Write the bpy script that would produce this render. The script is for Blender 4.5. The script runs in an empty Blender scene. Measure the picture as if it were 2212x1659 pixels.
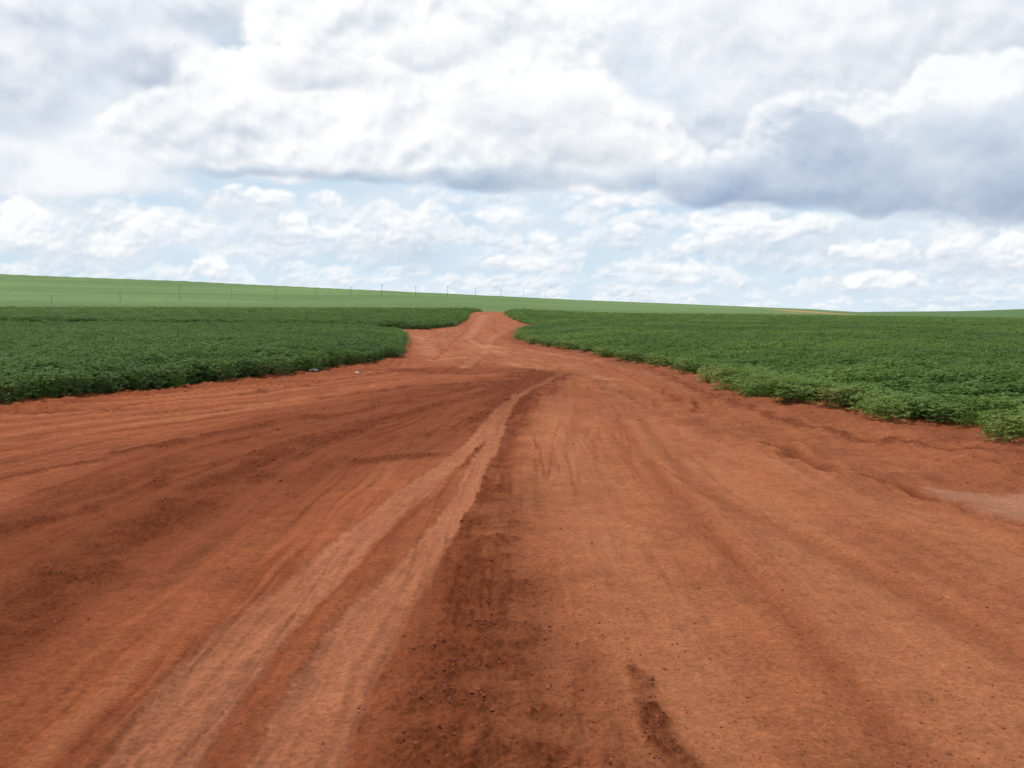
import bpy, math, numpy as np
from mathutils import Vector
rng=np.random.default_rng(7)
F=1994.0; CH=1.6; PITCH=math.atan(157.5/F)
scene=bpy.context.scene
scene.view_settings.view_transform='Standard'; scene.view_settings.look='None'; scene.view_settings.exposure=0
# ---------- helpers
def ss(a,b,x):
    t=np.clip((x-a)/(b-a),0,1); return t*t*(3-2*t)
def lin(c):
    c=np.array(c,dtype=float)/255.0
    return np.where(c<=0.04045,c/12.92,((c+0.055)/1.055)**2.4)
def _h(ix,iy,seed):
    h=(ix.astype(np.int64)*374761393+iy.astype(np.int64)*668265263+seed*974711)&0xffffffff
    h=((h^(h>>13))*1274126177)&0xffffffff
    h=((h^(h>>16))*2246822519)&0xffffffff
    return (h^(h>>15))&0xffff
def perlin(x,y,seed=0):
    xi=np.floor(x);yi=np.floor(y);fx=x-xi;fy=y-yi
    u=fx*fx*fx*(fx*(fx*6-15)+10);v=fy*fy*fy*(fy*(fy*6-15)+10)
    def g(i,j):
        a=_h(xi+i,yi+j,seed)*(2*math.pi/65536.0)
        return np.cos(a)*(fx-i)+np.sin(a)*(fy-j)
    a=g(0,0);b=g(1,0);c=g(0,1);d=g(1,1)
    return 1.5*((a*(1-u)+b*u)*(1-v)+(c*(1-u)+d*u)*v)
def fbm(x,y,o=4,seed=0,gain=.5):
    s=0;a=1;f=1
    for i in range(o):
        s=s+a*perlin(x*f+i*17.3,y*f-i*9.1,seed+i*13);a*=gain;f*=2.03
    return s
def billow(x,y,o=5,seed=0,gain=.5):
    s=0;a=1;f=1
    for i in range(o):
        p=perlin(x*f+i*7.7,y*f+i*3.3,seed+i*11)
        s=s+a*(1-2.2*np.sqrt(p*p+.006));a*=gain;f*=2.07
    return s/2-0.35
# ---------- terrain
EX=[-1800,-1106,-706,-280,-79,144,394,644,794,1106,1800]
EY=[79,70,61,44,35,24,14,4,-5,-15,-26]
DX=[-1800,-1106,-421,-280,0,1800]; DY=[2100,1750,1200,1050,1000,1000]
CX=[-1800,-1106,0,200,1106,1800]; CY=[1.72,1.62,1.48,.62,-.42,-.9]
def zbase(X,Y):
    d=np.hypot(X,Y); az=np.clip(np.arctan2(X,Y),-.73,.73)
    u=F*np.tan(az)
    E=np.interp(u,EX,EY);D=np.interp(u,DX,DY);c=np.interp(u,CX,CY)
    H=1.6+E*D/F
    t=np.clip((d-300)/(D-300),0,None)
    g=np.where(t<1,t**1.4,1-np.minimum((t-1)**2*1.2,3))
    return c*ss(45,190,d)-(c+2)*ss(210,340,d)+(H+2)*g
def unp(px,py):
    x=(px-1106)/F; y=-(py-829.5)/F
    d=np.array([x,math.cos(PITCH)+y*math.sin(PITCH),-math.sin(PITCH)+y*math.cos(PITCH)])
    t=np.geomspace(1.0,4000,6000)
    X=d[0]*t;Y=d[1]*t;Z=CH+d[2]*t
    k=np.nonzero(Z<zbase(X,Y))[0]
    i=k[0] if len(k) else 5200
    return X[i],Y[i]
def poly(pts):
    out=[]
    for p in pts:
        X,Y=unp(p[0],p[1]); out.append((X,Y,p[2]/F*math.hypot(X,Y)))
    return out
def pl_mask(X,Y,P,soft=.5):
    best=np.zeros_like(X); side=np.zeros_like(X); arc=np.zeros_like(X);acc=0
    for (x0,y0,w0),(x1,y1,w1) in zip(P[:-1],P[1:]):
        dx=x1-x0;dy=y1-y0;L2=dx*dx+dy*dy;L=math.sqrt(L2)
        t=np.clip(((X-x0)*dx+(Y-y0)*dy)/L2,0,1)
        dist=np.hypot(X-x0-t*dx,Y-y0-t*dy); w=w0+(w1-w0)*t
        r=dist/w
        m=1-ss(1-soft,1+soft,r)
        k=m>best
        best=np.where(k,m,best)
        sg=((X-x0)*dy-(Y-y0)*dx)/L
        side=np.where(k,sg/w,side); arc=np.where(k,acc+t*L,arc); acc+=L
    return best,side,arc
def inpoly(X,Y,V):
    r=np.zeros(X.shape,bool);n=len(V)
    for i in range(n):
        x0,y0=V[i];x1,y1=V[(i+1)%n]
        if y0==y1: continue
        c=((y0>Y)!=(y1>Y))&(X<(x1-x0)*(Y-y0)/(y1-y0)+x0)
        r^=c
    return r
def edist(X,Y,V):
    b=np.full(X.shape,1e9)
    for (x0,y0),(x1,y1) in zip(V[:-1],V[1:]):
        dx=x1-x0;dy=y1-y0;L2=dx*dx+dy*dy+1e-9
        t=np.clip(((X-x0)*dx+(Y-y0)*dy)/L2,0,1)
        b=np.minimum(b,np.hypot(X-x0-t*dx,Y-y0-t*dy))
    return b
# crop boundaries
left_edge=[unp(*p) for p in [(-120,905),(0,888),(120,872),(250,858),(400,846),(520,832),(620,818),(740,800),(860,783),(874,765),(884,745),(872,731),(835,722)]]
A1=[(-14.,6.),(-9.6,11.5)]+left_edge
last=left_edge[-1]
left_poly=A1+[(last[0]-25,last[1]+6),(last[0]-90,last[1]+22),(-400,last[1]+90),(-400,-20),(-16,-20)]
e2=[unp(*p) for p in [(850,713),(925,714),(985,707),(1008,696),(1016,686),(1017,679)]]
l2=e2[0]
left2_edge=[(-400,l2[1]+94),(l2[0]-90,l2[1]+26),(l2[0]-25,l2[1]+9)]+e2+[(e2[-1][0]-1,260)]
left2_poly=left2_edge+[(-400,260)]
right_edge=[unp(*p) for p in [(1084,679),(1100,688),(1118,697),(1152,707),(1150,712),(1116,716),(1114,735),(1132,745),(1200,757),(1300,775),(1400,798),(1500,828),(1600,870),(1750,888),(1900,922),(2080,930),(2095,962),(2212,975),(2330,1020)]]
B1=[(right_edge[0][0]+1,260)]+right_edge
lr=right_edge[-1]
right_poly=B1+[(lr[0]+1.5,lr[1]-4),(12,-20),(400,-20),(400,260)]
# ---------- road feature strokes (image refs unprojected on to the terrain)
S={}
S['dark']=[poly(p) for p in [
 [(1080,1850,390),(1085,1640,300),(1055,1420,175),(1052,1200,96),(1055,1050,56),(1065,950,46),(1092,880,48),(1130,830,60),(1185,800,40)],
 [(1500,1720,50),(1430,1590,38),(1375,1450,14)]]]
S['damp']=[poly(p) for p in [
 [(1170,806,70),(1040,845,190),(800,910,270),(450,1030,270),(0,1230,300),(-400,1500,300)],
 [(1185,798,30),(1165,818,50),(1110,850,90),(1030,890,130)],[(880,800,60),(1000,800,120),(1120,798,80)]]]
S['dark2']=[poly(p) for p in [
 [(-250,1520,130),(0,1350,110),(200,1200,85),(420,1075,65),(620,970,46),(830,905,28),(1000,862,22),(1150,812,18)],
 [(-150,1060,30),(60,1020,26),(300,975,22),(560,920,18),(800,880,14),(1050,830,14)],
 [(-150,1190,28),(150,1110,24),(420,1010,20),(600,965,14),(850,885,10)],
 [(-100,905,10),(200,886,8),(480,858,8),(700,825,6),(860,800,6)],
 [(860,800,14),(1000,806,18),(1190,806,14)],[(1192,806,10),(1170,830,16),(1120,858,22),(1090,880,24)],
 [(820,990,60),(940,985,50)],[(700,860,14),(900,835,16),(1100,822,20)],
 [(1395,800,6),(1460,830,10),(1560,872,12),(1760,930,14),(1900,960,14),(2100,985,16),(2250,1010,20)]]]
S['hollow']=[poly(p) for p in [
 [(1660,948,12),(1720,975,26),(1770,1003,34),(1830,1020,14)],
 [(1850,1020,8),(1950,1046,12),(2080,1085,20),(2212,1128,26),(2400,1190,34)],
 [(1420,835,6),(1470,868,9),(1540,890,6)]]]
S['light']=[poly(p) for p in [
 [(200,1900,150),(320,1659,115),(490,1430,95),(645,1280,66),(780,1160,46),(900,1060,34),(975,1000,24),(1040,935,17),(1085,880,12),(1140,845,9),(1215,805,8),(1190,782,7)],
 [(560,1900,130),(640,1650,105),(730,1450,92),(810,1330,76),(885,1240,54),(950,1160,36),(1005,1070,26),(1050,980,20),(1085,900,14),(1120,850,10)]]]
S['light2']=[poly(p) for p in [
 [(1560,1900,150),(1500,1500,120),(1360,1200,90),(1240,1000,60),(1190,900,40),(1210,820,24),(1190,790,16)],
 [(2300,1700,200),(1950,1350,150),(1650,1120,90),(1450,960,50),(1370,880,30),(1330,830,16),(1250,785,10)],
 [(2400,1350,70),(2150,1180,60),(1850,1060,50),(1600,980,34),(1450,920,20)],
 [(-200,980,20),(100,945,16),(400,905,14),(700,850,9),(900,815,6)]]]
S['farlight']=[poly(p) for p in [
 [(1330,840,14),(1290,805,14),(1200,782,12),(1100,768,9),(1040,750,8),(1010,730,8),(1030,705,8),(1048,680,10)],
 [(1180,800,16),(1080,782,12),(1000,772,10),(930,780,12)],[(905,728,14),(910,745,22),(915,768,24)],
 [(930,735,6),(1040,748,8),(1140,757,7),(1260,780,6)],[(1090,715,6),(1060,735,8),(1050,760,8),(1000,795,10)],[(1500,860,8),(1400,815,8),(1280,783,6)]]]
S['sand']=[poly(p) for p in [[(2000,1046,10),(2100,1062,50),(2250,1085,120),(2450,1130,130)]]]
S['groove']=[poly(p) for p in [
 [(420,1720,22),(490,1570,17),(600,1420,13),(700,1300,9),(830,1170,7),(960,1060,5),(1020,990,4)],
 [(1160,868,5),(1122,910,7),(1108,950,6),(1085,1010,5),(1040,1100,5)],
 [(900,750,3),(1000,757,3),(1120,775,3),(1230,800,3)],[(990,725,3),(960,760,4),(930,785,4)],[(1075,735,3),(1050,765,3),(1030,790,4)],
 [(1205,770,3),(1330,800,4),(1400,835,4),(1460,865,5)],[(1000,690,3),(1010,712,3),(980,735,3),(905,760,4)],[(1070,690,3),(1065,712,3),(1090,735,4),(1180,765,4)]]]
S['rut']=[poly(p) for p in [
 [(1385,900,10),(1470,1010,16),(1600,1100,22),(1760,1175,28),(1930,1260,34),(2220,1430,44)],
 [(1330,900,10),(1400,1000,16),(1560,1180,26),(1760,1400,36),(2000,1700,50)]]]
LY=[3,8,10.7,13.7,16.8,22.8,30,45,80,200]
def lanes(X,Y):
    y=np.clip(Y,2,220)
    xc=np.interp(y,[3,10,14,20,27,33,41,55,85,160],[.2,.3,.5,.9,1.2,.3,-1,-2.1,-2.9,-4.6])
    wl=np.interp(y,LY,[6,6.2,6,4.9,3.5,2.1,1.9,1.8,1.8,2.2]);wr=np.interp(y,LY,[3.2,3.0,2.9,2.9,2.9,2.4,2.1,1.8,1.8,2.2])
    s=(X-xc); return np.where(s<0,s/wl,s/wr)
def fields(X,Y):
    d=np.hypot(X,Y)
    wx=X+.12*fbm(X*1.3,Y*1.3,5,5)*np.clip(d/8,.35,3); wy=Y+.3*fbm(X*.9,Y*.9,4,9)
    lx=X+.03*fbm(X*1.5,Y*.7,3,15)
    def mx(k,soft,x=wx,y=wy):
        m=np.zeros_like(X)
        for P in S[k]: m=np.maximum(m,pl_mask(x,y,P,soft)[0])
        return m
    f={}
    f['dark']=mx('dark',.65); f['dark2']=mx('dark2',.7); f['damp']=mx('damp',.45);f['hollow']=mx('hollow',.8)
    f['light']=np.zeros_like(X);f['tread']=np.zeros_like(X);f['ledge']=np.zeros_like(X);f['lrut']=np.zeros_like(X)
    brk=ss(-.25,.35,fbm(X*1.4,Y*.7,3,18))
    for P in S['light']:
        m,sd,ar=pl_mask(lx+.022*fbm(X*5,Y*5,4,16),Y,P,.14)
        f['light']=np.maximum(f['light'],m)
        e=np.exp(-((np.abs(sd)-.80)/.17)**2)*m+.35*m*(np.exp(-((sd+.25)/.12)**2)+np.exp(-((sd-.3)/.1)**2))
        f['tread']=f['tread']+e*brk*np.sin(ar*2*math.pi/.075+sd*3+1.2*fbm(X*3,Y*3,2,20))*ss(9,4.5,d)
        f['ledge']=np.maximum(f['ledge'],np.exp(-((np.abs(sd)-1.0)/.07)**2)*(m>0))
        f['lrut']=f['lrut']+m*fbm(sd*4,ar*.35,3,19)
    f['light']=f['light']*(1-.55*ss(9,17,d)-.3*ss(17,28,d))*(.86+.2*brk)
    f['light2']=mx('light2',.9); f['groove']=mx('groove',.7,lx,Y); f['rut']=mx('rut',.95,lx,Y)
    f['farlight']=mx('farlight',.9,lx,Y); f['sand']=mx('sand',.4)
    dl=np.minimum(edist(X,Y,A1),edist(X,Y,left2_edge)); dr=edist(X,Y,B1)
    f['dl']=dl;f['dr']=dr
    f['n1']=fbm(X*.6,Y*.35,5,21); f['n2']=fbm(X*5,Y*5,4,31); f['n3']=fbm(X*20,Y*20,4,41,.6)
    f['n4']=fbm(X*1.7,Y*1.4,5,33,.6)
    s=lanes(X+.04*fbm(X*.8,Y*.5,3,57),Y); ls=np.where(s<0,s*2.0,s)
    side=.55+.45*ss(.15,-.05,s)
    f['str']=fbm(ls*5,Y*.09,4,51,.6)*side; f['st2']=fbm(ls*26,Y*.22,3,53,.6)*side
    rd=1-np.abs(fbm(ls*9+3,Y*.11,3,59,.6))*2.2
    f['line']=ss(.62,.97,rd)*ss(-.3,.4,fbm(ls*3,Y*.25,3,60))*side
    f['d']=d
    return f
def loose_(f):
    br=ss(-.65,.40,.55*f['n4']+.45*f['str']+.55*f['n2'])
    near=ss(14,7,f['d'])
    return np.clip(f['dark']*(.38+.66*br+.15*(1-near))+f['dark2']*(.45+.60*br)+f['damp']*.65*ss(-.1,.45,f['str']+.4*f['n4'])+.8*f['hollow']+.35*f['line']*(.4+.6*f['damp']),0,1)*(1-.92*f['light'])*(1-.9*f['sand'])
def zfine(X,Y,f):
    d=f['d']; near=ss(90,20,d)
    lo=loose_(f)
    z=.03*f['n1']+near*(.005*f['n2']*(.5+1.5*lo)+(.0026+.015*lo)*f['n3']+.004*f['st2']*(1-lo)+.010*f['str'])
    z+= .008*lo -.010*f['light']*(near)+.006*f['ledge']*ss(14,6,d)+.0035*f['lrut'] -.014*f['groove']*np.clip(d/12,.5,2.2)*near -.008*f['light2']-.014*f['rut']*near-.016*f['line']*near*np.clip(d/8,.6,2)
    z+= .0035*f['tread'] -.06*f['hollow']*near-.03*f['sand']
    bl=np.exp(-((f['dl']-.25)/.45)**2)*(.09+.04*f['n2']); br=np.exp(-((f['dr']-.5)/.7)**2)*(.09+.02*f['n2']+.03*f['n4'])
    z+= (bl+br)*ss(120,60,d)
    rr=np.exp(-((f['dr']-2.0)/1.1)**2)*(X>0)*ss(60,20,d)*(1-f['sand'])
    z+= rr*(.07*fbm(X*.8,Y*1.0,4,77)-.03)
    return z
def ground_z(X,Y):
    f=fields(X,Y); return zbase(X,Y)+zfine(X,Y,f)*ss(260,200,f['d'])
# ---------- materials
def newmat(name):
    m=bpy.data.materials.new(name);m.use_nodes=True;nt=m.node_tree
    for n in list(nt.nodes): nt.nodes.remove(n)
    return m,nt,nt.nodes,nt.links
def dirt_mat():
    m,nt,N,L=newmat('red_soil')
    o=N.new('ShaderNodeOutputMaterial');b=N.new('ShaderNodeBsdfPrincipled');L.new(b.outputs[0],o.inputs[0])
    b.inputs['Roughness'].default_value=.97;b.inputs['Specular IOR Level'].default_value=.06
    at=N.new('ShaderNodeAttribute');at.attribute_name='albedo'
    g=N.new('ShaderNodeNewGeometry')
    n1=N.new('ShaderNodeTexNoise');n1.inputs['Scale'].default_value=36;n1.inputs['Detail'].default_value=9;n1.inputs['Roughness'].default_value=.82
    L.new(g.outputs['Position'],n1.inputs['Vector'])
    n2=N.new('ShaderNodeTexNoise');n2.inputs['Scale'].default_value=6;n2.inputs['Detail'].default_value=6;n2.inputs['Roughness'].default_value=.7
    L.new(g.outputs['Position'],n2.inputs['Vector'])
    mr=N.new('ShaderNodeMapRange');mr.inputs[1].default_value=.3;mr.inputs[2].default_value=.7;mr.inputs[3].default_value=.54;mr.inputs[4].default_value=1.42
    L.new(n1.outputs[0],mr.inputs[0])
    mr2=N.new('ShaderNodeMapRange');mr2.inputs[1].default_value=.3;mr2.inputs[2].default_value=.7;mr2.inputs[3].default_value=.88;mr2.inputs[4].default_value=1.12
    L.new(n2.outputs[0],mr2.inputs[0])
    mu=N.new('ShaderNodeMath');mu.operation='MULTIPLY';L.new(mr.outputs[0],mu.inputs[0]);L.new(mr2.outputs[0],mu.inputs[1])
    vm=N.new('ShaderNodeVectorMath');vm.operation='SCALE';L.new(at.outputs['Color'],vm.inputs[0]);L.new(mu.outputs[0],vm.inputs['Scale'])
    L.new(vm.outputs[0],b.inputs['Base Color'])
    v=N.new('ShaderNodeTexVoronoi');v.inputs['Scale'].default_value=60;L.new(g.outputs['Position'],v.inputs['Vector'])
    ad=N.new('ShaderNodeMath');ad.operation='MULTIPLY_ADD';L.new(v.outputs['Distance'],ad.inputs[0]);ad.inputs[1].default_value=-.3;L.new(n1.outputs[0],ad.inputs[2])
    bu=N.new('ShaderNodeBump');bu.inputs['Strength'].default_value=.75;bu.inputs['Distance'].default_value=.02
    L.new(ad.outputs[0],bu.inputs['Height']);L.new(bu.outputs[0],b.inputs['Normal'])
    return m
def hill_mat():
    m,nt,N,L=newmat('distant_crop')
    o=N.new('ShaderNodeOutputMaterial');b=N.new('ShaderNodeBsdfPrincipled');L.new(b.outputs[0],o.inputs[0])
    b.inputs['Roughness'].default_value=.9;b.inputs['Specular IOR Level'].default_value=.1
    at=N.new('ShaderNodeAttribute');at.attribute_name='albedo'
    g=N.new('ShaderNodeNewGeometry')
    mp=N.new('ShaderNodeMapping');mp.inputs['Scale'].default_value=(1,.35,1);L.new(g.outputs['Position'],mp.inputs['Vector'])
    n1=N.new('ShaderNodeTexNoise');n1.inputs['Scale'].default_value=.45;n1.inputs['Detail'].default_value=7;n1.inputs['Roughness'].default_value=.75
    L.new(mp.outputs['Vector'],n1.inputs['Vector'])
    mr=N.new('ShaderNodeMapRange');mr.inputs[1].default_value=.3;mr.inputs[2].default_value=.7;mr.inputs[3].default_value=.66;mr.inputs[4].default_value=1.32
    L.new(n1.outputs[0],mr.inputs[0])
    vm=N.new('ShaderNodeVectorMath');vm.operation='SCALE';L.new(at.outputs['Color'],vm.inputs[0]);L.new(mr.outputs[0],vm.inputs['Scale'])
    L.new(vm.outputs[0],b.inputs['Base Color'])
    bu=N.new('ShaderNodeBump');bu.inputs['Strength'].default_value=.4;bu.inputs['Distance'].default_value=.5
    L.new(n1.outputs[0],bu.inputs['Height']);L.new(bu.outputs[0],b.inputs['Normal'])
    return m
def simple(name,col,rough=.8,var=.15,scale=20):
    m,nt,N,L=newmat(name)
    o=N.new('ShaderNodeOutputMaterial');b=N.new('ShaderNodeBsdfPrincipled');L.new(b.outputs[0],o.inputs[0])
    b.inputs['Roughness'].default_value=rough
    g=N.new('ShaderNodeNewGeometry');n=N.new('ShaderNodeTexNoise');n.inputs['Scale'].default_value=scale;n.inputs['Detail'].default_value=5
    L.new(g.outputs['Position'],n.inputs['Vector'])
    r=N.new('ShaderNodeValToRGB');L.new(n.outputs[0],r.inputs[0])
    r.color_ramp.elements[0].position=.3;r.color_ramp.elements[1].position=.7
    r.color_ramp.elements[0].color=(*[c*(1-var) for c in col],1);r.color_ramp.elements[1].color=(*[c*(1+var) for c in col],1)
    L.new(r.outputs[0],b.inputs['Base Color'])
    return m
def leaf_mat():
    m,nt,N,L=newmat('soybean_leaf')
    o=N.new('ShaderNodeOutputMaterial')
    at=N.new('ShaderNodeAttribute');at.attribute_type='INSTANCER';at.attribute_name='tint'
    sh=N.new('ShaderNodeAttribute');sh.attribute_name='leafvar'
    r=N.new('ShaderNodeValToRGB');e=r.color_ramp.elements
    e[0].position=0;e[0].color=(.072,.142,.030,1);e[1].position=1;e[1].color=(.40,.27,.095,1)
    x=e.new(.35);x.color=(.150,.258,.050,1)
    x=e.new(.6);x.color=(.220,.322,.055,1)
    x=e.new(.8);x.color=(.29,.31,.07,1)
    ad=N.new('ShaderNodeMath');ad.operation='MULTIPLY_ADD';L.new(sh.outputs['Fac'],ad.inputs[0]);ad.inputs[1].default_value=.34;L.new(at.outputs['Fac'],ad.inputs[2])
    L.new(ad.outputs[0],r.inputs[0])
    b=N.new('ShaderNodeBsdfPrincipled');b.inputs['Roughness'].default_value=.6;b.inputs['Specular IOR Level'].default_value=.16
    t=N.new('ShaderNodeBsdfTranslucent');mx=N.new('ShaderNodeMixShader');mx.inputs[0].default_value=.40
    L.new(r.outputs[0],b.inputs['Base Color']);L.new(r.outputs[0],t.inputs[0])
    L.new(b.outputs[0],mx.inputs[1]);L.new(t.outputs[0],mx.inputs[2]);L.new(mx.outputs[0],o.inputs[0])
    return m
MD=dirt_mat();MH=hill_mat();ML=leaf_mat();MS=simple('soybean_stem',(.14,.14,.045))
MC=simple('soil_clod',(.26,.068,.025),.95,.4,6)
MPOLE=simple('weathered_wood',(.20,.19,.175));MCONC=simple('pale_concrete',(.38,.37,.35));MINS=simple('insulator_ceramic',(.25,.22,.2),.3)
MW=simple('white_paper',(.75,.74,.72),.7,.1)
# ---------- polar ground sheet
def mesh_grid(name,P,faces,mat,attrs=None,smooth=True):
    used=np.unique(faces); mp=np.full(len(P),-1,np.int64);mp[used]=np.arange(len(used))
    V=P[used];Fa=mp[faces]
    me=bpy.data.meshes.new(name);me.vertices.add(len(V));me.vertices.foreach_set('co',V.astype(np.float32).ravel())
    n=len(Fa);me.loops.add(n*4);me.loops.foreach_set('vertex_index',Fa.astype(np.int32).ravel())
    me.polygons.add(n);me.polygons.foreach_set('loop_start',np.arange(0,n*4,4,dtype=np.int32));me.polygons.foreach_set('loop_total',np.full(n,4,np.int32))
    me.update(calc_edges=True)
    if smooth: me.polygons.foreach_set('use_smooth',np.ones(n,bool))
    if attrs is not None:
        a=me.color_attributes.new('albedo','FLOAT_COLOR','POINT')
        C=np.ones((len(V),4),np.float32);C[:,:3]=attrs[used];a.data.foreach_set('color',C.ravel())
    me.materials.append(mat)
    ob=bpy.data.objects.new(name,me);scene.collection.objects.link(ob);return ob
def lr_(a,b,s): return np.exp(np.arange(math.log(a),math.log(b),s))
R=np.concatenate([[.05],lr_(.4,2.6,.12),lr_(2.6,15,.0036),lr_(15,60,.007),lr_(60,230,.014),lr_(230,9000,.022)])
az=np.concatenate([np.arange(-180,-38,3.0),np.arange(-38,38,.10),np.arange(38,180,3.0)])*math.pi/180
nr=len(R);na=len(az)
RR,AA=np.meshgrid(R,az,indexing='ij');X=(RR*np.sin(AA)).ravel();Y=(RR*np.cos(AA)).ravel()
f=fields(X,Y)
d=f['d'];Z=zbase(X,Y)+zfine(X,Y,f)*ss(260,200,d)
Z+= ss(240,300,d)*.12*fbm(X*.05,Y*.05,4,91)
inL=inpoly(X,Y,left_poly);inL2=inpoly(X,Y,left2_poly);inR=inpoly(X,Y,right_poly)
crop=inL|inL2|inR
# soil albedo
base_r=np.array([.410,.132,.052]);base_l=np.array([.345,.096,.036]);darkc=np.array([.170,.038,.013]);lightc=np.array([.480,.178,.076]);far=np.array([.395,.130,.055])
sidew=ss(-.10,.04,np.arctan2(X,Y)+.05*f['n1'])[:,None]
C=base_l*(1-sidew)+base_r*sidew
fw=ss(22,38,d)[:,None]
C=C*(1-fw)+far*fw
C=C*(1+.12*f['n1']+.10*f['n2']+.10*f['n4']+.12*f['n3']+(.18*f['str']+.13*f['st2'])*ss(140,60,d))[:,None]
def mixc(C,c,m): m=np.clip(m,0,1)[:,None]; return C*(1-m)+c*m
patch=np.clip(.55+.9*f['n1']+.5*f['n2'],0,1)
lo=loose_(f)
C=mixc(C,lightc*(1+.1*f['st2'])[:,None],f['light2']*(.30+.35*patch)*ss(45,25,d))
C=mixc(C,np.array([.240,.058,.020]),f['damp']*(.50+.4*patch))
C=mixc(C,lightc,ss(.25,.8,f['str'])*.4*(1-f['dark'])*(1-.6*f['damp'])*ss(100,50,d))
C=mixc(C,darkc*1.5,f['line']*.42*ss(140,60,d))
C=mixc(C,darkc*1.4,f['rut']*(.16+.30*patch))
C=mixc(C,darkc,lo*(.78+.30*f['n3']))
C=mixc(C,lightc*(1+.08*f['n2']+.10*f['st2']+.07*f['tread']+.22*f['lrut'])[:,None]*np.array([.96,.92,.98]),f['light']*.86)
C=mixc(C,darkc*1.6,f['ledge']*.30*ss(14,6,d))
C=mixc(C,darkc*1.6,f['groove']*.45)
C=mixc(C,np.array([.50,.205,.10])*(1+.2*f['n1'])[:,None],f['farlight']*(.35+.35*patch))
C=mixc(C,np.array([.47,.205,.115])*(1+.15*f['n4'])[:,None],f['sand']*.8)
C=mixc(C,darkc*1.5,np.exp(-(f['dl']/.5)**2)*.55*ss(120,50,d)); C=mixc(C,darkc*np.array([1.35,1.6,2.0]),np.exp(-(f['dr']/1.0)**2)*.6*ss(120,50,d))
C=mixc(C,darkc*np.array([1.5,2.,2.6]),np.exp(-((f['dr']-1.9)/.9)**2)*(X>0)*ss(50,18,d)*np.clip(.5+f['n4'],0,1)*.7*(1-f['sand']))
C=np.clip(C,.008,.8)
# distant crop colour, albedo kept pale to stand in for aerial haze
bands=fbm(X*.003,Y*.010,5,101)
g0=np.array([.185,.270,.088]);g1=np.array([.130,.210,.064])
w=np.clip(.5+.9*bands,0,1)[:,None]
G=g0*w+g1*(1-w)
G=G*(1-.25*ss(800,400,d))[:,None]
G=mixc(G,np.array([.10,.175,.050]),.75*ss(.30,.44,np.arctan2(X,Y)))
G=mixc(G,np.array([.12,.20,.055]),ss(330,230,d))
px_,py_=unp(1747,673.5)
m=np.exp(-(((X-px_)/11)**2+((Y-py_)/90)**2)**2); G=mixc(G,np.array([.72,.27,.13]),m)
px_,py_=unp(1715,676)
m=np.exp(-(((X-px_)/10)**2+((Y-py_)/30)**2)**2); G=mixc(G,np.array([.5,.2,.11]),m*.5)
P=np.stack([X,Y,Z],1)
idx=np.arange(nr*na).reshape(nr,na)
a=idx[:-1];b=idx[1:]
faces=np.stack([a,np.roll(a,-1,1),np.roll(b,-1,1),b],-1)
faces=faces[...,::-1].reshape(-1,4)
fd=d[faces[:,0]];fc=crop[faces].sum(1)>=3
hillf=fd>=229.5
def struct(o,label,cat):
    o['kind']='structure';o['label']=label;o['category']=cat
road=mesh_grid('dirt_road',P,faces[(~hillf)&(~fc)],MD,C);struct(road,'wide rutted red dirt road between green crop fields','dirt road')
gr=mesh_grid('ground',P,faces[(~hillf)&fc],MD,C);struct(gr,'red soil beneath the soybean plants','ground')
hl=mesh_grid('hill',P,faces[hillf],MH,G);struct(hl,'long gentle hill covered in pale green crops with haze painted in','hill')
# ---------- instancing
def gn_instancer(coll):
    ng=bpy.data.node_groups.new('scatter_'+coll.name,'GeometryNodeTree')
    ng.interface.new_socket('Geometry',in_out='INPUT',socket_type='NodeSocketGeometry')
    ng.interface.new_socket('Geometry',in_out='OUTPUT',socket_type='NodeSocketGeometry')
    N=ng.nodes;L=ng.links
    i=N.new('NodeGroupInput');o=N.new('NodeGroupOutput');ip=N.new('GeometryNodeInstanceOnPoints')
    ci=N.new('GeometryNodeCollectionInfo');ci.inputs['Collection'].default_value=coll;ci.inputs['Separate Children'].default_value=True;ci.inputs['Reset Children'].default_value=True
    ip.inputs['Pick Instance'].default_value=True
    def na_(t,n):
        x=N.new('GeometryNodeInputNamedAttribute');x.data_type=t;x.inputs['Name'].default_value=n;return x.outputs['Attribute']
    L.new(i.outputs[0],ip.inputs['Points']);L.new(ci.outputs[0],ip.inputs['Instance'])
    L.new(na_('INT','pick'),ip.inputs['Instance Index']);L.new(na_('FLOAT_VECTOR','rot'),ip.inputs['Rotation']);L.new(na_('FLOAT_VECTOR','scl'),ip.inputs['Scale'])
    L.new(ip.outputs[0],o.inputs[0]);return ng
def scatter(name,pts,rot,scl,tint,pick,ng):
    me=bpy.data.meshes.new(name);n=len(pts);me.vertices.add(n);me.vertices.foreach_set('co',pts.astype(np.float32).ravel())
    me.attributes.new('rot','FLOAT_VECTOR','POINT').data.foreach_set('vector',rot.astype(np.float32).ravel())
    me.attributes.new('scl','FLOAT_VECTOR','POINT').data.foreach_set('vector',scl.astype(np.float32).ravel())
    me.attributes.new('tint','FLOAT','POINT').data.foreach_set('value',tint.astype(np.float32))
    me.attributes.new('pick','INT','POINT').data.foreach_set('value',pick.astype(np.int32))
    me.update()
    ob=bpy.data.objects.new(name,me);scene.collection.objects.link(ob)
    md=ob.modifiers.new('scatter','NODES');md.node_group=ng;return ob
plants=bpy.data.collections.new('plant_sources')
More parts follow.
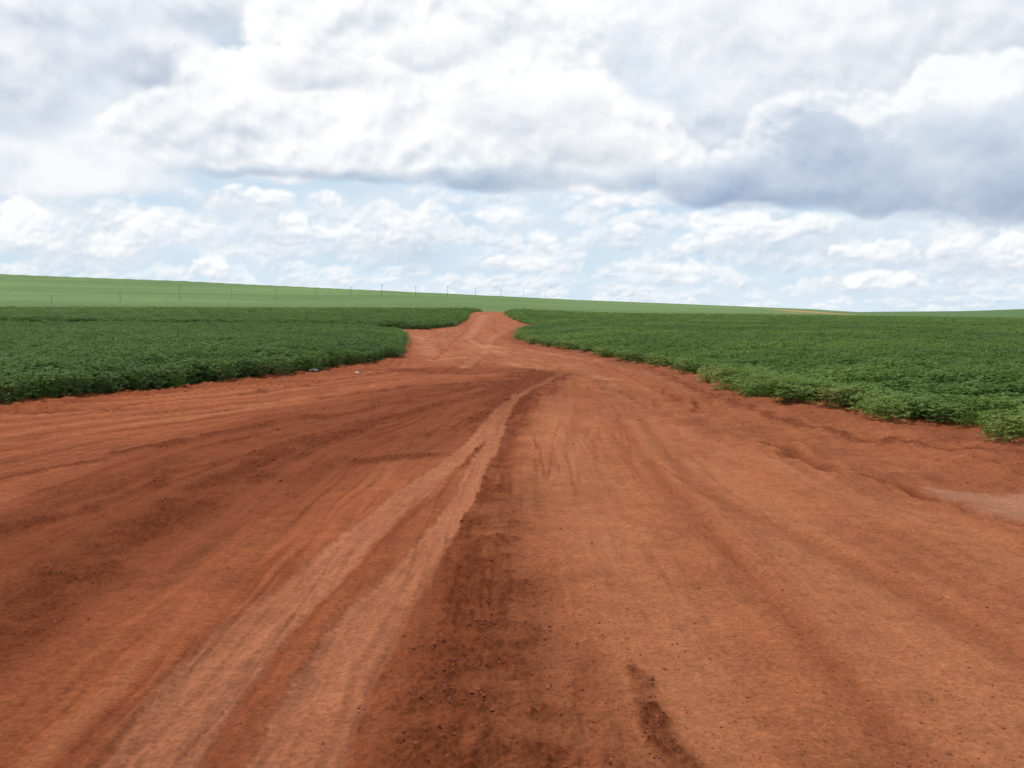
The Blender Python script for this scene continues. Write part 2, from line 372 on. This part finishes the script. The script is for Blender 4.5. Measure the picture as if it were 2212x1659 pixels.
for k in range(7):
    vs=[];fs=[];mi=[];lv=[]
    grass=(k==6)
    if grass:
        for q in range(70):
            a=rng.uniform(0,6.283);r0=.26*math.sqrt(rng.uniform());b0=np.array([r0*math.cos(a),r0*math.sin(a),0]);h=rng.uniform(.3,1.0)
            ln=rng.normal(0,.15,2);t=rng.uniform(0,6.28);sv=np.array([math.cos(t),math.sin(t),0])*.0045
            m1=b0+np.array([ln[0]*.4,ln[1]*.4,h*.6]);tp=b0+np.array([ln[0],ln[1],h]);n0=len(vs)
            vs+=[b0-sv,b0+sv,m1+sv,m1-sv,tp];fs+=[(n0,n0+1,n0+2,n0+3),(n0+3,n0+2,n0+4)];mi+=[0,0];lv+=[rng.uniform(-.4,1)]*5
    nt=36 if grass else 90
    for q in range(nt):
        a=rng.uniform(0,2*math.pi);h=.93*rng.beta(1.7,1.15);rad=.31*math.sqrt(rng.uniform(0.02,1))*(1.05-.35*(h/.92)**3)
        c=np.array([rad*math.cos(a),rad*math.sin(a),h])
        ya=a+rng.normal(0,.6)
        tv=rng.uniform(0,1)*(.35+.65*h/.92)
        for j in (-1,0,1):
            an=ya+j*1.35;tilt=rng.normal(-.3,.4)
            dv=np.array([math.cos(an)*math.cos(tilt),math.sin(an)*math.cos(tilt),math.sin(tilt)])
            sd=np.cross(dv,[0,0,1]);sd/=np.linalg.norm(sd)+1e-6
            rl=rng.normal(0,.35);up=np.cross(sd,dv);sd=sd*math.cos(rl)+up*math.sin(rl);up=np.cross(sd,dv)
            ln=rng.uniform(.045,.08);wd=ln*.37
            s0=c+dv*.012
            n0=len(vs)
            vs+= [s0,s0+dv*ln*.4+sd*wd-up*.006,s0+dv*ln,s0+dv*ln*.4-sd*wd-up*.006,s0+dv*ln*.45+up*.004]
            fs+= [(n0,n0+4,n0+1),(n0+1,n0+4,n0+2),(n0+2,n0+4,n0+3),(n0+3,n0+4,n0)];mi+=[0]*4;lv+=[tv+rng.uniform(-.15,.15)]*5
        if q%4==0:
            n0=len(vs);b0=np.array([.03*math.cos(a),.03*math.sin(a),0])
            t=np.array([-math.sin(a),math.cos(a),0])*.005
            vs+=[b0-t,b0+t,c+t,c-t];fs+=[(n0,n0+1,n0+2,n0+3)];mi+=[1];lv+=[.3]*4
    me=bpy.data.meshes.new('soybean_plant_mesh');me.from_pydata([tuple(v) for v in vs],[],fs)
    me.materials.append(ML);me.materials.append(MS);me.polygons.foreach_set('material_index',mi)
    me.attributes.new('leafvar','FLOAT','POINT').data.foreach_set('value',np.array(lv,np.float32))
    plants.objects.link(bpy.data.objects.new('soybean_plant_source_%d'%k,me))
ngp=gn_instancer(plants)
def grid_pts(sp,d0,d1):
    h=d1;xs=np.arange(-h*.66,h*.66,sp);ys=np.arange(0,h,sp)
    x,y=np.meshgrid(xs,ys);x=x.ravel()+rng.uniform(-.45,.45,x.size)*sp;y=y.ravel()+rng.uniform(-.45,.45,y.size)*sp
    dd=np.hypot(x,y);k=(dd>=d0)&(dd<d1)&(np.abs(np.arctan2(x,y))<.67);return x[k],y[k]
bandsp=[(.25,0,32,1.0),(.36,32,70,1.2),(.6,70,120,1.7),(.9,120,242,2.4)]
allx=[];ally=[];alls=[]
for sp,d0,d1,s in bandsp:
    x,y=grid_pts(sp,d0,d1);allx.append(x);ally.append(y);alls.append(np.full(x.size,s))
px=np.concatenate(allx);py=np.concatenate(ally);psx=np.concatenate(alls)
for nm,V,edge,lab in [('soybean_crop',left_poly,A1,'dense dark green soybean crop beside the dirt road'),
                  ('soybean_crop',left2_poly,left2_edge,'dark green soybean crop beyond a side track'),
                  ('soybean_crop',right_poly,B1,'green soybean crop with yellowing edge along the road')]:
    k=inpoly(px,py,V);x=px[k];y=py[k];s=psx[k];ed=edist(x,y,edge)
    isr=V is right_poly
    nzE=fbm(x*1.1,y*1.1,3,65)
    keep=(ed>.10*s+.75*np.clip(nzE,0,1))&((ed>.8)|(rng.uniform(0,1,x.size)<(.55 if isr else .75)));x=x[keep];y=y[keep];s=s[keep];ed=ed[keep];dd=np.hypot(x,y)
    z=ground_z(x,y)
    nz=fbm(x*.12,y*.12,4,61);nz2=fbm(x*.9,y*.9,3,63)
    hh=(.70 if not isr else .60)*(1+.10*nz+.14*nz2+rng.normal(0,.08,x.size))
    if isr: hh*= .50+.50*ss(0,4.0,ed)
    else: hh*= .66+.34*ss(0,1.8,ed)
    sx=s*(.95+rng.uniform(0,.25,x.size))
    sx=np.where(ed<.8,sx*.8,sx)
    sx=np.where(s>1.4,np.minimum(sx,np.maximum(1.,ed*2.2)),sx)
    tint=.05+.10*nz+.07*nz2+rng.normal(0,.035,x.size)
    pick=rng.integers(0,6,x.size)
    if isr:
        wd=.6+.8*ss(24,11,dd)
        fr=np.exp(-(ed/wd)**2)*(.8+.5*nz2)
        tint+= .04+.34*fr+.15*ss(.0,.6,nz)+.12*ss(60,25,dd)*np.exp(-(ed/5))
        cr=ss(14.5,11.0,dd)*np.exp(-(ed/1.0)**2)
        gk=(rng.uniform(0,1,x.size)<.7*cr+.28*np.exp(-(ed/.5)**2)*ss(28,14,dd));pick[gk]=6
        tint+=.24*cr
    else:
        tint+= .07*ss(26,14,dd)+.10*np.exp(-(ed/.6)**2); gk=(rng.uniform(0,1,x.size)<.10*np.exp(-(ed/.5)**2));pick[gk]=6
    tint+= .14*ss(60,220,dd)
    tint=np.clip(tint,0,.85)
    rot=np.stack([rng.normal(0,.13,x.size),rng.normal(0,.13,x.size),rng.uniform(0,6.28,x.size)],1)
    ob=scatter(nm,np.stack([x,y,z],1),rot,np.stack([sx,sx,hh],1),tint,pick,ngp)
    ob['kind']='stuff';ob['label']=lab;ob['category']='crop'
# ---------- clods
clods=bpy.data.collections.new('clod_sources')
import bmesh
for k in range(5):
    bm=bmesh.new();bmesh.ops.create_icosphere(bm,subdivisions=2,radius=1)
    for v in bm.verts:
        c=v.co; n=float(fbm(np.array([c.x*1.7+c.z+k*9]),np.array([c.y*1.7-c.z]),3,200+k)[0])
        v.co=c*(1+.45*n); v.co.z*=.7
    me=bpy.data.meshes.new('clod_mesh');bm.to_mesh(me);bm.free();me.materials.append(MC)
    clods.objects.link(bpy.data.objects.new('clod_source_%d'%k,me))
ngc=gn_instancer(clods)
n=360000
r=np.exp(rng.uniform(math.log(2.7),math.log(32),n));a=rng.uniform(-.6,.6,n)
x=r*np.sin(a);y=r*np.cos(a);fc_=fields(x,y)
lo=loose_(fc_)
w=.03+.38*lo*np.clip(.35+1.1*fc_['n2'],0,1)+.20*fc_['rut']+.12*np.exp(-((fc_['dr']-1)/1.2)**2)+.10*np.exp(-((fc_['dl']-.4)/.5)**2)
w+=.06*(x>0)
w*=(1-.9*fc_['light']);w*=np.clip(.6+1.0*fbm(x*.8,y*.8,3,301),.1,1.6)
inn=inpoly(x,y,left_poly)|inpoly(x,y,right_poly)|inpoly(x,y,left2_poly)
k=(rng.uniform(0,1,n)<w)&~inn
x=x[k];y=y[k];lo=lo[k];z=zbase(x,y)+zfine(x,y,{q:v[k] for q,v in fc_.items()})
sz=np.exp(rng.normal(math.log(.0034),.5,x.size));sz=np.clip(sz,.002,.018)*np.clip(np.hypot(x,y)/9,.8,1.7)*(.75+.45*lo)
print('clods',x.size)
ob=scatter('soil_clods',np.stack([x,y,z+sz*.1],1),rng.uniform(0,6.28,(x.size,3))*np.array([.12,.12,1]),np.stack([sz*rng.uniform(.8,1.5,x.size),sz,sz*rng.uniform(.6,1.0,x.size)],1),rng.uniform(0,1,x.size),rng.integers(0,5,x.size),ngc)
ob['kind']='stuff';ob['label']='loose crumbs and clods of red soil on the road';ob['category']='soil clods'
# ---------- utility poles
def cyl(bm,p0,p1,r0,r1,seg=10):
    p0=Vector(p0);p1=Vector(p1);ax=(p1-p0).normalized();t=ax.cross(Vector((0,0,1)))
    if t.length<.01:t=Vector((1,0,0))
    t.normalize();s=ax.cross(t)
    A=[bm.verts.new(p0+(t*math.cos(i*6.2832/seg)+s*math.sin(i*6.2832/seg))*r0) for i in range(seg)]
    B=[bm.verts.new(p1+(t*math.cos(i*6.2832/seg)+s*math.sin(i*6.2832/seg))*r1) for i in range(seg)]
    for i in range(seg): bm.faces.new((A[i],A[(i+1)%seg],B[(i+1)%seg],B[i]))
    bm.faces.new(A[::-1]);bm.faces.new(B)
def mk(fn,name,mat):
    bm=bmesh.new();fn(bm);bmesh.ops.recalc_face_normals(bm,faces=bm.faces);me=bpy.data.meshes.new(name);bm.to_mesh(me);bm.free();me.materials.append(mat);return me
shaft=lambda bm:cyl(bm,(0,0,-.6),(0,0,11),.16,.10,12)
me_sw=mk(shaft,'pole_shaft_mesh',MPOLE);me_sc=mk(shaft,'pole_shaft_pale_mesh',MCONC)
def arm(bm):
    r=bmesh.ops.create_cube(bm,size=1)
    for v in r['verts']: v.co=Vector((v.co.x*2.6,v.co.y*.16+.24,v.co.z*.18+10.3))
    cyl(bm,(-.75,.24,10.2),(0,.17,9.4),.035,.035,6);cyl(bm,(.75,.24,10.2),(0,.17,9.4),.035,.035,6)
me_arm=mk(arm,'crossarm_mesh',MPOLE)
def ins(bm):
    cyl(bm,(0,0,0),(0,0,.12),.03,.03,8);cyl(bm,(0,0,.10),(0,0,.2),.10,.08,8);cyl(bm,(0,0,.2),(0,0,.3),.08,.04,8)
me_ins=mk(ins,'insulator_mesh',MINS)
MGP=simple('faded_green_grey_wood',(.20,.24,.14));me_sg=mk(shaft,'pole_shaft_faded_mesh',MGP)
us=[-991,-843,-715,-603,-508,-421,-346,-280,-207,-139,-79,-24,25,71]
pos=[]
for k,uu in enumerate(us):
    Yp=580*(1+.0619*k);Xp=uu/F*Yp;pos.append((Xp,Yp))
hs=[.45,.65,1.0,.85,.75,.8,.85,1.0,.85,.85,.8,.75,.65,.5]
for k,(Xp,Yp) in enumerate(pos):
    zz=float(zbase(np.array([Xp]),np.array([Yp]))[0])
    e=bpy.data.objects.new('utility_pole',None);scene.collection.objects.link(e);e.location=(Xp,Yp,zz)
    q=pos[min(k+1,13)];p_=pos[max(k-1,0)]
    e.rotation_euler=(rng.normal(0,.012),rng.normal(0,.012),math.atan2(q[1]-p_[1],q[0]-p_[0])-math.pi/2+rng.normal(0,.2))
    e.scale=(1,1,hs[k])
    pale=k==3; fade=k in(0,1,4,5)
    e['label']='pale concrete utility pole with crossarm in a green field' if pale else ('faded wooden utility pole with crossarm in a green field' if fade else 'dark wooden utility pole with crossarm in a green field')
    e['category']='utility pole';e['group']='utility poles crossing the field'
    for nm,me in (('shaft',me_sc if pale else (me_sg if fade else me_sw)),('crossarm',me_arm)):
        o=bpy.data.objects.new(nm,me);o.parent=e;scene.collection.objects.link(o)
    for xx in(-1.15,0,1.15):
        o=bpy.data.objects.new('insulator',me_ins);o.parent=e;scene.collection.objects.link(o);o.location=(xx,.24 if xx else 0,10.39 if xx else 11.0)
# ---------- litter
for (lx,ly,s) in [(677,810,.060),(772,807,.035)]:
    X0,Y0=unp(lx,ly)
    bm=bmesh.new();bmesh.ops.create_grid(bm,x_segments=9,y_segments=7,size=1)
    for v in bm.verts:
        c=v.co;nn=float(fbm(np.array([c.x*1.6+lx]),np.array([c.y*1.6]),3,401)[0]);mm=float(fbm(np.array([c.x*2+9]),np.array([c.y*2+lx]),2,402)[0])
        v.co=Vector((c.x*s*1.6+mm*.03,c.y*s+nn*.03,abs(nn)*s*1.1+.015))
    me=bpy.data.meshes.new('crumpled_paper');bm.to_mesh(me);bm.free();me.materials.append(MW)
    md=bpy.data.objects.new('crumpled_paper',me);scene.collection.objects.link(md)
    z0=float(ground_z(np.array([X0]),np.array([Y0]))[0]);md.location=(X0,Y0,z0+.01)
    md['label']='crumpled scrap of white paper litter on red soil';md['category']='litter';md['group']='paper litter by the crop edge'
# ---------- sky dome with clouds
def AL(px_,py_):
    x=(px_-1106)/F;y=-(py_-829.5)/F
    dd=(x,math.cos(PITCH)+y*math.sin(PITCH),-math.sin(PITCH)+y*math.cos(PITCH))
    return F*math.atan2(dd[0],dd[1]),F*math.atan2(dd[2],math.hypot(dd[0],dd[1]))
azs=np.concatenate([np.arange(-180,-38,2.0),np.arange(-38,38,.07),np.arange(38,180,2.0)])
els=np.concatenate([np.arange(-4,-1.2,.7),np.arange(-1.2,20,.065),np.arange(20,52.1,1.0)])
EE,ZZ=np.meshgrid(els,azs,indexing='ij')
er=np.radians(EE).ravel();ar=np.radians(ZZ).ravel()
RD=20000
Ps=np.stack([RD*np.cos(er)*np.sin(ar),RD*np.cos(er)*np.cos(ar),RD*np.sin(er)],1)
A=F*ar;Lv=F*er
W=lambda *c: np.array(c,float)
t=ss(0,500,Lv)[:,None]
col=W(208,229,243)*(1-t)+W(194,217,240)*t
haze=ss(-.6,.7,fbm(A/380,Lv/130,6,501))[:,None]
col=col*(1-.5*haze)+W(236,243,250)*.5*haze
hz=ss(90,-10,Lv)[:,None]*.35; col=col*(1-hz)+W(226,238,246)*hz
def layer(col,blobs,s,seed,amp,edge,top,shadow,bias=.0,kh=.45,ke=.8,alpha=1.0,asp=1.25,mixb=.6,kn=.25,rimk=.15):
    wa=A+s*.22*fbm(A/s*.8,Lv/s*.8,2,seed+5);wl=Lv+s*.14*fbm(A/s*.8+9,Lv/s*.8,2,seed+6)
    Fm=np.full(A.shape,-9.);num=np.zeros(A.shape);den=np.full(A.shape,1e-6)
    for (bx,by,rx,ryt,ryb) in blobs:
        ca,cl=AL(bx,by)
        dy=(wl-cl);ry=np.where(dy>0,ryt,ryb)
        v=1-((wa-ca)/rx)**2-(dy/ry)**2
        Fm=np.maximum(Fm,v);wt=np.exp(np.clip(v,-4,1)*3.5);num+=wt*np.clip(dy/(ryt+ryb)*2,-2,2);den+=wt
    hr=num/den
    sel=Fm>-1.4
    a_=A[sel];l_=Lv[sel];h_=hr[sel]
    fb=fbm(a_/s*1.1,l_/s*asp*1.1,7,seed+3,.52)
    nn=mixb*billow(a_/s,l_/s*asp,6,seed,.5)+(1-mixb)*fb*.9
    def sm(da,dl): return mixb*billow((a_+da)/s,(l_+dl)/s*asp,5,seed,.45)+(1-mixb)*fbm((a_+da)/s*1.1,(l_+dl)/s*asp*1.1,5,seed+3,.5)
    n4=sm(0,0);nd=sm(-s*.06,s*.12)
    flat=np.clip(1+np.minimum(h_,0)*.8,.15,1)
    D=Fm[sel]+amp*nn*flat
    al=ss(0,edge*(1+.8*fbm(a_/s*.4,l_/s*.4,2,seed+31)).clip(.35,2),D)*alpha
    emb=np.clip((n4-nd)*ke,-.45,.45)
    rim=np.exp(-(D/.3)**2)*rimk*ss(-.2,.3,h_)
    b=np.clip(.55+bias+kh*np.clip(h_,-1.2,1)+emb+rim+kn*fbm(a_/s*.5,l_/s*.6,5,seed+9,.55),0,1)
    b=(b*b*(3-2*b)*.5+b*.5)[:,None]
    cc=np.array(shadow)*(1-b)+np.array(top)*b
    out=col.copy();out[sel]=col[sel]*(1-al[:,None])+cc*al[:,None];return out
WHT=W(257,257,257)
rs=np.random.default_rng(21)
for i,(yy,jy,rx0,rx1,hh_,cnt,sc) in enumerate([(660,14,22,60,12,95,26),(632,14,28,70,17,85,34),(600,16,32,85,24,72,42),(563,16,38,95,31,58,52),(520,20,45,110,38,48,62),(470,22,60,140,38,32,76),(425,20,70,150,34,22,84)]):
    b=[]
    for _ in range(cnt):
        x0=rs.uniform(-700,2900);y0=yy+rs.uniform(-jy,jy);rx=rs.uniform(rx0,rx1);h=hh_*rs.uniform(.6,1.25)
        b.append((x0,y0,rx,h,h*.5))
        if rs.uniform()<.5: b.append((x0+rs.uniform(-.5,.5)*rx,y0-h*.6,rx*.45,h*.9,h*.5))
    col=layer(col,b,sc,801+i*37,1.0,1.0,W(252,253,255),W(198,213,229),.10,.40,.9,.75,mixb=.5,kn=.3)
low=[(270,500,95,70,38),(60,500,90,60,28),(190,525,130,30,26),(400,505,110,40,25),(450,585,45,24,10),(530,430,110,30,22),(715,435,50,32,22),(620,505,50,45,28),(745,505,65,45,25),(830,500,80,52,35),(915,480,58,55,55),(1100,470,100,22,16),(1160,540,50,42,25),(1130,570,80,20,16),(1350,510,40,30,15),(1490,590,60,38,22),(1600,500,110,50,35),(1480,520,40,20,20),(1750,490,90,32,25),(1930,550,60,36,20),(1850,545,60,25,15),(2060,520,60,45,35),(2170,550,90,45,30),(1900,610,120,25,14),(1330,435,110,18,10),(1440,420,60,25,12),(150,385,105,55,32),(40,400,60,30,20),(2380,520,110,50,30),(-150,500,110,50,30),(-350,530,120,50,30),(2600,540,120,40,30)]
halo=[(x,y+8,rx*1.8,a*1.3,b_*2.1) for x,y,rx,a,b_ in low]
col=layer(col,halo,110,617,.9,1.6,W(242,246,251),W(200,213,228),.0,.3,.6,.65,mixb=.4)
col=layer(col,low,64,621,1.25,.75,WHT,W(202,214,230),.15,.38,.9,.88,mixb=.55)
veil=[(150,150,600,240,170),(900,60,700,260,180),(1700,80,700,230,220),(2300,250,400,250,190),(-500,200,500,300,200),(300,330,400,90,50),(1450,300,350,100,90),(150,380,300,60,40),(1100,-100,1500,300,200)]
col=layer(col,veil,230,631,.5,1.0,W(250,251,254),W(203,215,229),.08,.15,.7,.93,mixb=.35,kn=.35)
ul=[(-60,120,270,150,150),(120,60,240,130,130),(330,110,170,90,85),(-350,120,300,160,130),(330,20,240,80,60)]
col=layer(col,ul,200,641,.6,.9,W(248,250,253),W(172,185,206),.12,.65,.65,.92,mixb=.5,kn=.25)
ur=[(1500,60,260,150,110),(1800,60,260,130,120),(2120,120,230,150,140),(2400,80,300,200,150),(1250,120,260,170,120)]
col=layer(col,ur,190,651,.55,.7,W(254,254,256),W(204,214,227),.10,.38,.75,.9,mixb=.5,kn=.3)
fill=[(1530,250,230,120,110),(1650,200,300,110,120),(1500,340,170,70,60)]
col=layer(col,fill,160,655,.5,.9,W(248,250,253),W(196,208,224),.0,.4,.65,.95,mixb=.45,kn=.25)
cc=[(620,260,330,170,120),(400,270,150,95,85),(850,180,330,190,190),(1100,280,330,160,125),(1320,330,190,110,80),(700,330,420,60,60),(1000,60,380,160,120),(760,60,250,120,90)]
col=layer(col,cc,160,661,.6,.4,W(258,258,258),W(200,210,224),.24,.34,.85,1.0,mixb=.6,kn=.28)
cb=[(1130,388,370,38,26),(880,380,250,24,24),(1350,388,170,40,26),(600,372,240,16,18)]
col=layer(col,cb,110,671,.5,1.2,W(224,232,241),W(158,178,203),-.05,.6,.45,.85,mixb=.4)
mid=[(1130,250,230,75,65),(690,165,140,55,34),(1270,320,180,60,45),(960,120,150,60,40)]
col=layer(col,mid,130,681,.5,1.0,W(252,253,254),W(203,211,224),-.02,.5,.65,.8,mixb=.5)
rc=[(1780,300,180,105,130),(1900,290,120,75,70),(1600,370,190,70,75),(2000,370,290,110,92),(2230,400,260,190,75),(2100,290,230,150,100),(1530,350,60,34,24),(2550,380,330,190,90)]
col=layer(col,rc,125,691,.65,.35,W(252,253,255),W(184,199,219),.02,.38,.8,1.0,mixb=.6)
rd=[(1640,405,290,60,40),(1880,385,320,100,74),(2130,400,320,140,76),(2400,400,320,160,80),(1760,330,120,80,60),(2120,300,220,90,80)]
col=layer(col,rd,170,701,.35,.9,W(204,216,232),W(150,171,199),.0,.65,.45,.93,mixb=.4,kn=.22,rimk=0)
col=np.clip(col,0,275)
L_=np.where(col<=255,lin(np.minimum(col,255)),1+(col-255)/110.)
idx=np.arange(len(els)*len(azs)).reshape(len(els),len(azs));a=idx[:-1];b=idx[1:]
fs=np.stack([a,np.roll(a,-1,1),np.roll(b,-1,1),b],-1).reshape(-1,4)
m,nt,N,L=newmat('cloudy_sky');o=N.new('ShaderNodeOutputMaterial');em=N.new('ShaderNodeEmission');at=N.new('ShaderNodeAttribute');at.attribute_name='albedo'
L.new(at.outputs['Color'],em.inputs[0]);L.new(em.outputs[0],o.inputs[0])
sk=mesh_grid('sky',Ps,fs,m,L_);struct(sk,'pale blue sky filled with white and grey cumulus clouds','sky')
# ---------- light
SE=math.radians(60);SA=math.radians(-50)
w=bpy.data.worlds.new('World');scene.world=w;w.use_nodes=True;nt=w.node_tree
bg=nt.nodes['Background'];sky=nt.nodes.new('ShaderNodeTexSky');sky.sky_type='NISHITA';sky.sun_disc=False;sky.sun_elevation=SE;sky.sun_rotation=SA
nt.links.new(sky.outputs[0],bg.inputs[0]);bg.inputs[1].default_value=.10
s=bpy.data.lights.new('sun','SUN');s.energy=2.5;s.angle=math.radians(1.0);s.color=(1,.96,.90)
so=bpy.data.objects.new('sun',s);scene.collection.objects.link(so)
dirv=Vector((math.cos(SE)*math.sin(SA),math.cos(SE)*math.cos(SA),math.sin(SE)))
so.rotation_euler=dirv.to_track_quat('Z','Y').to_euler();so.location=(0,0,50)
cam=bpy.data.cameras.new('camera');co=bpy.data.objects.new('camera',cam);scene.collection.objects.link(co)
cam.sensor_width=36;cam.lens=36*F/2212;cam.clip_end=60000;cam.clip_start=.05
co.location=(0,0,CH);co.rotation_euler=(math.pi/2-PITCH,0,0)
scene.camera=co
